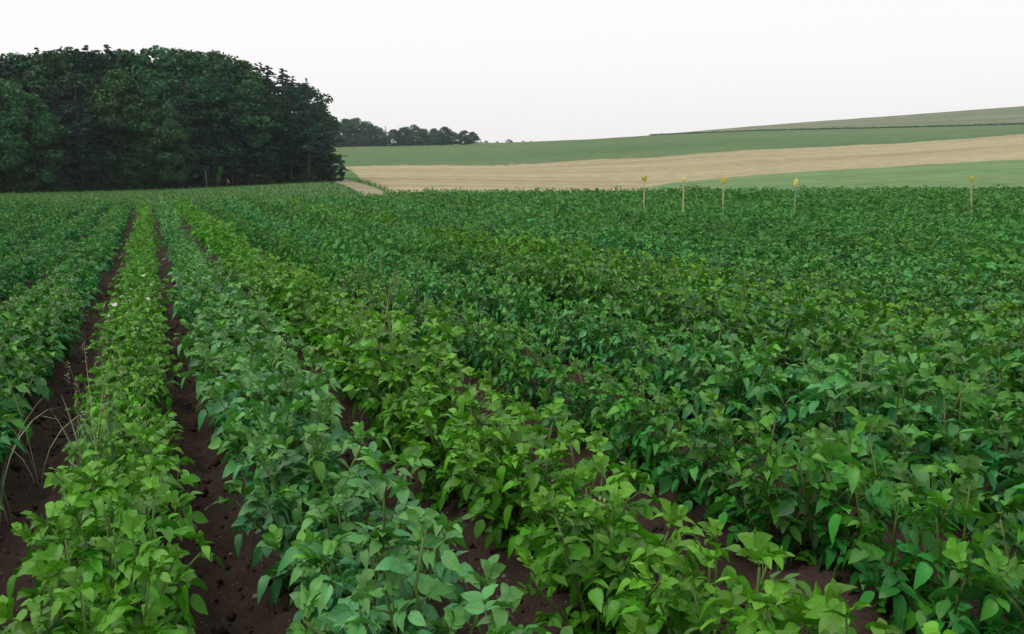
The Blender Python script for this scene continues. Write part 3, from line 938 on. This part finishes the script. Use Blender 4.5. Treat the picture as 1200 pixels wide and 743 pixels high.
# ------------------------------------------------------------------ marker stakes
M_LATH = simple_mat('lath', (.42, .35, .17), (.56, .47, .25), 9, .8)
M_LATHG = simple_mat('grey_lath', (.20, .24, .20), (.30, .33, .27), 9, .8)
M_YEL = simple_mat('yellow_plastic', (.72, .62, .08), (.82, .73, .2), 6, .45, .4)
_n, _l = M_YEL.node_tree.nodes, M_YEL.node_tree.links
_t = _n.new('ShaderNodeBsdfTranslucent'); _t.inputs[0].default_value = (.85, .76, .12, 1)
_m = _n.new('ShaderNodeMixShader'); _m.inputs[0].default_value = .3
_l.new(_n['Principled BSDF'].outputs[0], _m.inputs[1]); _l.new(_t.outputs[0], _m.inputs[2]); _l.new(_m.outputs[0], _n['Material Output'].inputs[0])
def cap_mesh(shape):
    # cupped plastic tag: a thick, slightly dished plate with the outline of the tag
    out = {'wing': [(-.05, -.02), (-.075, .03), (-.045, .085), (-.01, .06), (.02, .09), (.07, .07), (.075, .01), (.04, -.05), (0, -.07)],
           'small': [(-.035, -.02), (-.045, .02), (-.02, .05), (.02, .05), (.045, .02), (.035, -.02), (0, -.04)],
           'square': [(-.07, -.075), (-.085, 0), (-.06, .08), (0, .09), (.075, .08), (.08, .01), (.05, -.04), (0, -.06)],
           'oval': [(-.05, -.09), (-.065, -.03), (-.06, .04), (-.03, .09), (.02, .10), (.055, .06), (.062, 0), (.04, -.07), (0, -.105)],
           'cup': [(-.045, -.06), (-.06, 0), (-.055, .05), (-.02, .075), (.02, .075), (.055, .05), (.06, 0), (.045, -.06)]}[shape]
    out = np.array(out) * .85; n = len(out)
    V = []
    for th, z in ((1.0, .0), (.55, .022), (1.0, -.006), (.55, .010)):
        V += [(x * th, -z, y * th) for x, y in out]
    V += [(0, -.028, 0), (0, -.014, 0)]
    F = []
    for k in range(n):
        k2 = (k + 1) % n
        F += [(k, k2, n + k2, n + k), (n + k, n + k2, 4 * n), (2 * n + k2, 2 * n + k, 3 * n + k, 3 * n + k2), (3 * n + k2, 3 * n + k, 4 * n + 1), (k2, k, 2 * n + k, 2 * n + k2)]
    return mesh_from('cap', np.array(V), F, M_YEL)
stakes = [(755, 248, 215, 17.5, 0, 'wing', 210, M_LATH, 'stake with a ragged yellow tag, leftmost of the five in the crop'),
          (801.5, 251, 210, 16.5, 1.0, 'small', 210.5, M_LATH, 'pale stake with only a small yellow tip, second from the left'),
          (848, 249, 212, 17.0, .5, 'square', 212, M_LATH, 'pale stake with a squarish yellow tag, middle one of the five'),
          (932.5, 248, 216, 17.2, 1.0, 'oval', 213.5, M_LATHG, 'greyish stake with a tilted oval yellow tag, second from the right'),
          (1138, 250, 213, 16.5, -3, 'cup', 210.5, M_LATH, 'leaning pale stake with a rounded yellow cap, rightmost of the five')]
for px, yb, yt, d, lean, shape, ycap, mt, lab in stakes:
    d = d * 1.36
    x = float(at(px - lean, yb, d)[0]); zb = float(zfield(x, d))
    top = at(px, yt, d)
    e = bpy.data.objects.new('marker_stake', None); COL.objects.link(e); e.location = (x, d, zb)
    tag(e, lab, 'stake', 'marker stakes in the crop')
    dx = float(top[0] - x); h = float(top[2] - zb)
    v, f = tube([(-dx * .4, 0, -.1), (0, 0, 0.1), (dx * .55, .003, h * .55), (dx, 0, h)], [.021, .021, .020, .018], 4)
    link(bpy.data.objects.new('post', mesh_from('post', v, f, mt)), e)
    c = link(bpy.data.objects.new('yellow_tag', cap_mesh(shape)), e)
    cp = at(px, ycap, d)
    c.scale = (1.3, .6, 1.35)
    c.location = (float(cp[0] - x), -.04, float(cp[2] - zb)); c.rotation_euler = (random.uniform(-.3, .3), {'oval': .35, 'wing': -.2}.get(shape, 0), random.uniform(-.5, .5))

# ------------------------------------------------------------------ weeds, stones, clods
def ground_at(px, py, lift):
    r = ray(px, py); k = 1.0
    for _ in range(12):
        P = np.array([r[0] * k, r[1] * k]); s = P @ ROWDIR; t = P @ ACROSS
        z = float(soil_z(np.array([s]), np.array([t]))[0][0]) + lift
        k = (z - EYE) / r[2]
    return np.array([r[0] * k, r[1] * k, z - lift])

def blade(base, d, length, curl, width, n=8):
    P = [np.array(base, float)]; a = math.radians(4); ts = np.linspace(0, 1, n)
    for t in ts[1:]:
        an = .12 + curl * t ** 1.6
        P.append(P[-1] + length / (n - 1) * np.array([d[0] * math.sin(an), d[1] * math.sin(an), math.cos(an)]))
    side = np.array([-d[1], d[0], 0]); V, F = [], []
    for p, t in zip(P, ts):
        w = width * (1 - t ** 2.5) * .5 + .0004
        V += [p - side * w + (0, 0, w * .4), p, p + side * w + (0, 0, w * .4)]
    for i in range(n - 1):
        F += [(3 * i, 3 * i + 1, 3 * i + 4, 3 * i + 3), (3 * i + 1, 3 * i + 2, 3 * i + 5, 3 * i + 4)]
    return np.array(V), F, P[-1]

def grass_weed(px, py, lift, blades, label, seed, stalks=0, leanx=0.0):
    r = np.random.default_rng(seed)
    b = ground_at(px, py, lift)
    e = bpy.data.objects.new('grass_weed', None); COL.objects.link(e); e.location = b
    tag(e, label, 'grass weed', 'grass weeds in the crop')
    for n, lmin, lmax, curl, width, mat, nm in blades:
        for k in range(n):
            a = r.uniform(0, 6.28); d = np.array([math.cos(a) + leanx, math.sin(a) * .8]); d /= np.linalg.norm(d)
            v, f, tip = blade((r.uniform(-.03, .03), r.uniform(-.03, .03), -.01), d, r.uniform(lmin, lmax), curl * r.uniform(.5, 1.4), width)
            o = link(bpy.data.objects.new(nm, mesh_from(nm, v * np.array([1, 1, 1.22]), f, mat, True)), e); tip = tip * np.array([1, 1, 1.22])
            if nm == 'seed_stalk':
                hv, hf = [], []
                C = tip + np.stack([r.normal(size=40) * .006, r.normal(size=40) * .006, -r.uniform(0, .09, 40)], 1)
                V, F = cards(C, unit(r.normal(size=(40, 3))), r.uniform(.003, .005, 40), .35, r, np.tile([0, 0, 1.0], (40, 1)) + .4 * r.normal(size=(40, 3)))
                link(bpy.data.objects.new('seed_head', mesh_from('seed_head', V, F, M_STRAW)), o)
B = 'grass_blade'; S = 'seed_stalk'
grass_weed(438, 400, .36, [(9, .45, .66, .5, .005, M_STRAW, B), (3, .62, .74, .25, .004, M_STRAW, S)], 'tuft of tall pale grass in the yellow-green row, left of two close together', 1)
grass_weed(462, 395, .36, [(4, .5, .7, .4, .006, M_STRAW, B), (2, .62, .72, .25, .004, M_STRAW, S)], 'thin straw-coloured grass stalks in the yellow-green row, right of two tufts', 2)
grass_weed(418, 372, .36, [(3, .45, .6, .4, .005, M_GRASSB, B), (1, .65, .7, .2, .003, M_STRAW, S)], 'single thin grass stalk behind the two pale tufts', 3)
grass_weed(100, 520, .34, [(9, .34, .48, .6, .005, M_GRASSB, B), (5, .5, .6, .3, .003, M_STRAW, S)], 'bluish grass tuft on the yellowish-green row left of the bare furrow', 4)
grass_weed(125, 505, .30, [(9, .34, .46, .6, .006, M_GRASSB, B), (3, .5, .62, .2, .003, M_STRAW, S)], 'thin grass tuft just right of the bluish grass tuft', 5)
grass_weed(45, 560, .05, [(3, .4, .62, 1.9, .007, M_STRAW, B), (2, .5, .62, .3, .004, M_STRAW, S)], 'dry arching grass in the dark furrow by the left edge', 6, leanx=-.7)
grass_weed(4, 600, .05, [(4, .45, .7, 1.6, .007, M_GRASSB, B), (3, .5, .7, 1.5, .006, M_STRAW, B)], 'pale arching grass cut off by the left edge of the picture', 7, leanx=.6)
grass_weed(1192, 480, .34, [(6, .3, .42, .9, .009, M_GRASSB, B)], 'grass blades cut off by the right edge of the picture', 9)
grass_weed(85, 375, .30, [(5, .3, .45, .8, .005, M_GRASSB, B), (2, .5, .55, .3, .003, M_STRAW, S)], 'small grass tuft by the white-flowering plants, left of the row', 10)
grass_weed(300, 565, .30, [(3, .3, .4, .9, .004, M_GRASSB, B)], 'few thin blades in the bluish-green row', 11)

def rock(seed, flat=.6):
    r = np.random.default_rng(seed)
    import bmesh
    bm = bmesh.new(); bmesh.ops.create_icosphere(bm, subdivisions=2, radius=1.0)
    for v in bm.verts:
        c = np.array(v.co)
        k = 1 + .35 * float(fbm(np.array([c[0] * 1.3 + seed]), np.array([c[1] * 1.3 + c[2] * 2.1]), 3, seed)[0])
        v.co = Vector((c[0] * k, c[1] * k * .8, max(c[2] * k, -.7) * flat))
    me = bpy.data.meshes.new('stone'); bm.to_mesh(me); bm.free(); me.materials.append(M_STONE); return me
ROCKS = [rock(k) for k in range(4)]
def stone(px, py, size, k, label):
    P = ground_at(px, py, 0)
    o = link(bpy.data.objects.new('stone', ROCKS[k % 4])); o.location = P + np.array([0, 0, size * .22]); o.scale = (size,) * 3; o.rotation_euler = (0, 0, k * 1.3)
    tag(o, label, 'stone', 'stones in the furrows')
stone(220, 622, .038, 0, 'largest grey stone lying in the bare furrow')
stone(228, 563, .012, 1, 'small pale pebble in the bare furrow, beyond the largest stone')
stone(192, 553, .012, 2, 'small pebble at the left side of the bare furrow')
stone(591, 676, .010, 3, 'tiny whitish pebble on bare soil between the second and first right rows')
stone(270, 650, .010, 1, 'small pebble on the right flank of the bare furrow')
stone(300, 700, .014, 2, 'brown-grey pebble on the right flank of the bare furrow, lowest in the picture')

def clods():
    r = np.random.default_rng(8)
    n = 9000
    s = 1.0 + 13 * r.uniform(0, 1, n) ** 1.5
    row = r.integers(-3, 5, n)
    t = T_FURROW + ROW * row + r.normal(size=n) * .15
    z, x, y = soil_z(s, t)
    base = np.array([(1, 0, 0), (-1, 0, 0), (0, 1, 0), (0, -1, 0), (0, 0, 1), (0, 0, -.6)], float)
    bf = np.array([(0, 2, 4), (2, 1, 4), (1, 3, 4), (3, 0, 4), (2, 0, 5), (1, 2, 5), (3, 1, 5), (0, 3, 5)])
    size = r.uniform(.004, .014, n) * (1 + 1.5 * (r.uniform(0, 1, n) > .90))
    V = base[None] * size[:, None, None] * r.uniform(.6, 1.3, (n, 6, 1)) + r.normal(size=(n, 6, 3)) * size[:, None, None] * .18
    a = r.uniform(0, 6.28, n); c, s_ = np.cos(a)[:, None], np.sin(a)[:, None]
    V = np.stack([V[..., 0] * c - V[..., 1] * s_ + x[:, None], V[..., 0] * s_ + V[..., 1] * c + y[:, None], V[..., 2] + z[:, None] + size[:, None] * .2], -1).reshape(-1, 3)
    F = (bf[None] + (np.arange(n) * 6)[:, None, None]).reshape(-1, 3)
    tag(link(bpy.data.objects.new('soil_clods', mesh_from('soil_clods', V, F, M_SOIL))), 'small crumbly clods of brown soil in the furrows', 'clods', kind='stuff')
clods()

# ------------------------------------------------------------------ haze in the air
HAZE = True
if HAZE:
    import bmesh
    bm = bmesh.new(); bmesh.ops.create_cube(bm, size=1.0)
    me = bpy.data.meshes.new('haze'); bm.to_mesh(me); bm.free()
    hz = link(bpy.data.objects.new('haze', me)); hz.scale = (2010, 2010, 82); hz.location = (0, 0, -15.2 + 41)
    tag(hz, 'thin evening haze in the air over the whole scene', 'haze', kind='stuff')
    m = bpy.data.materials.new('haze'); m.use_nodes = True; n = m.node_tree.nodes; n.clear()
    pvn = n.new('ShaderNodeVolumePrincipled'); pvn.inputs['Color'].default_value = (.80, .91, 1.0, 1); pvn.inputs['Density'].default_value = .0002
    pvn.inputs['Anisotropy'].default_value = 0.0
    o = n.new('ShaderNodeOutputMaterial'); m.node_tree.links.new(pvn.outputs[0], o.inputs['Volume'])
    me.materials.append(m)
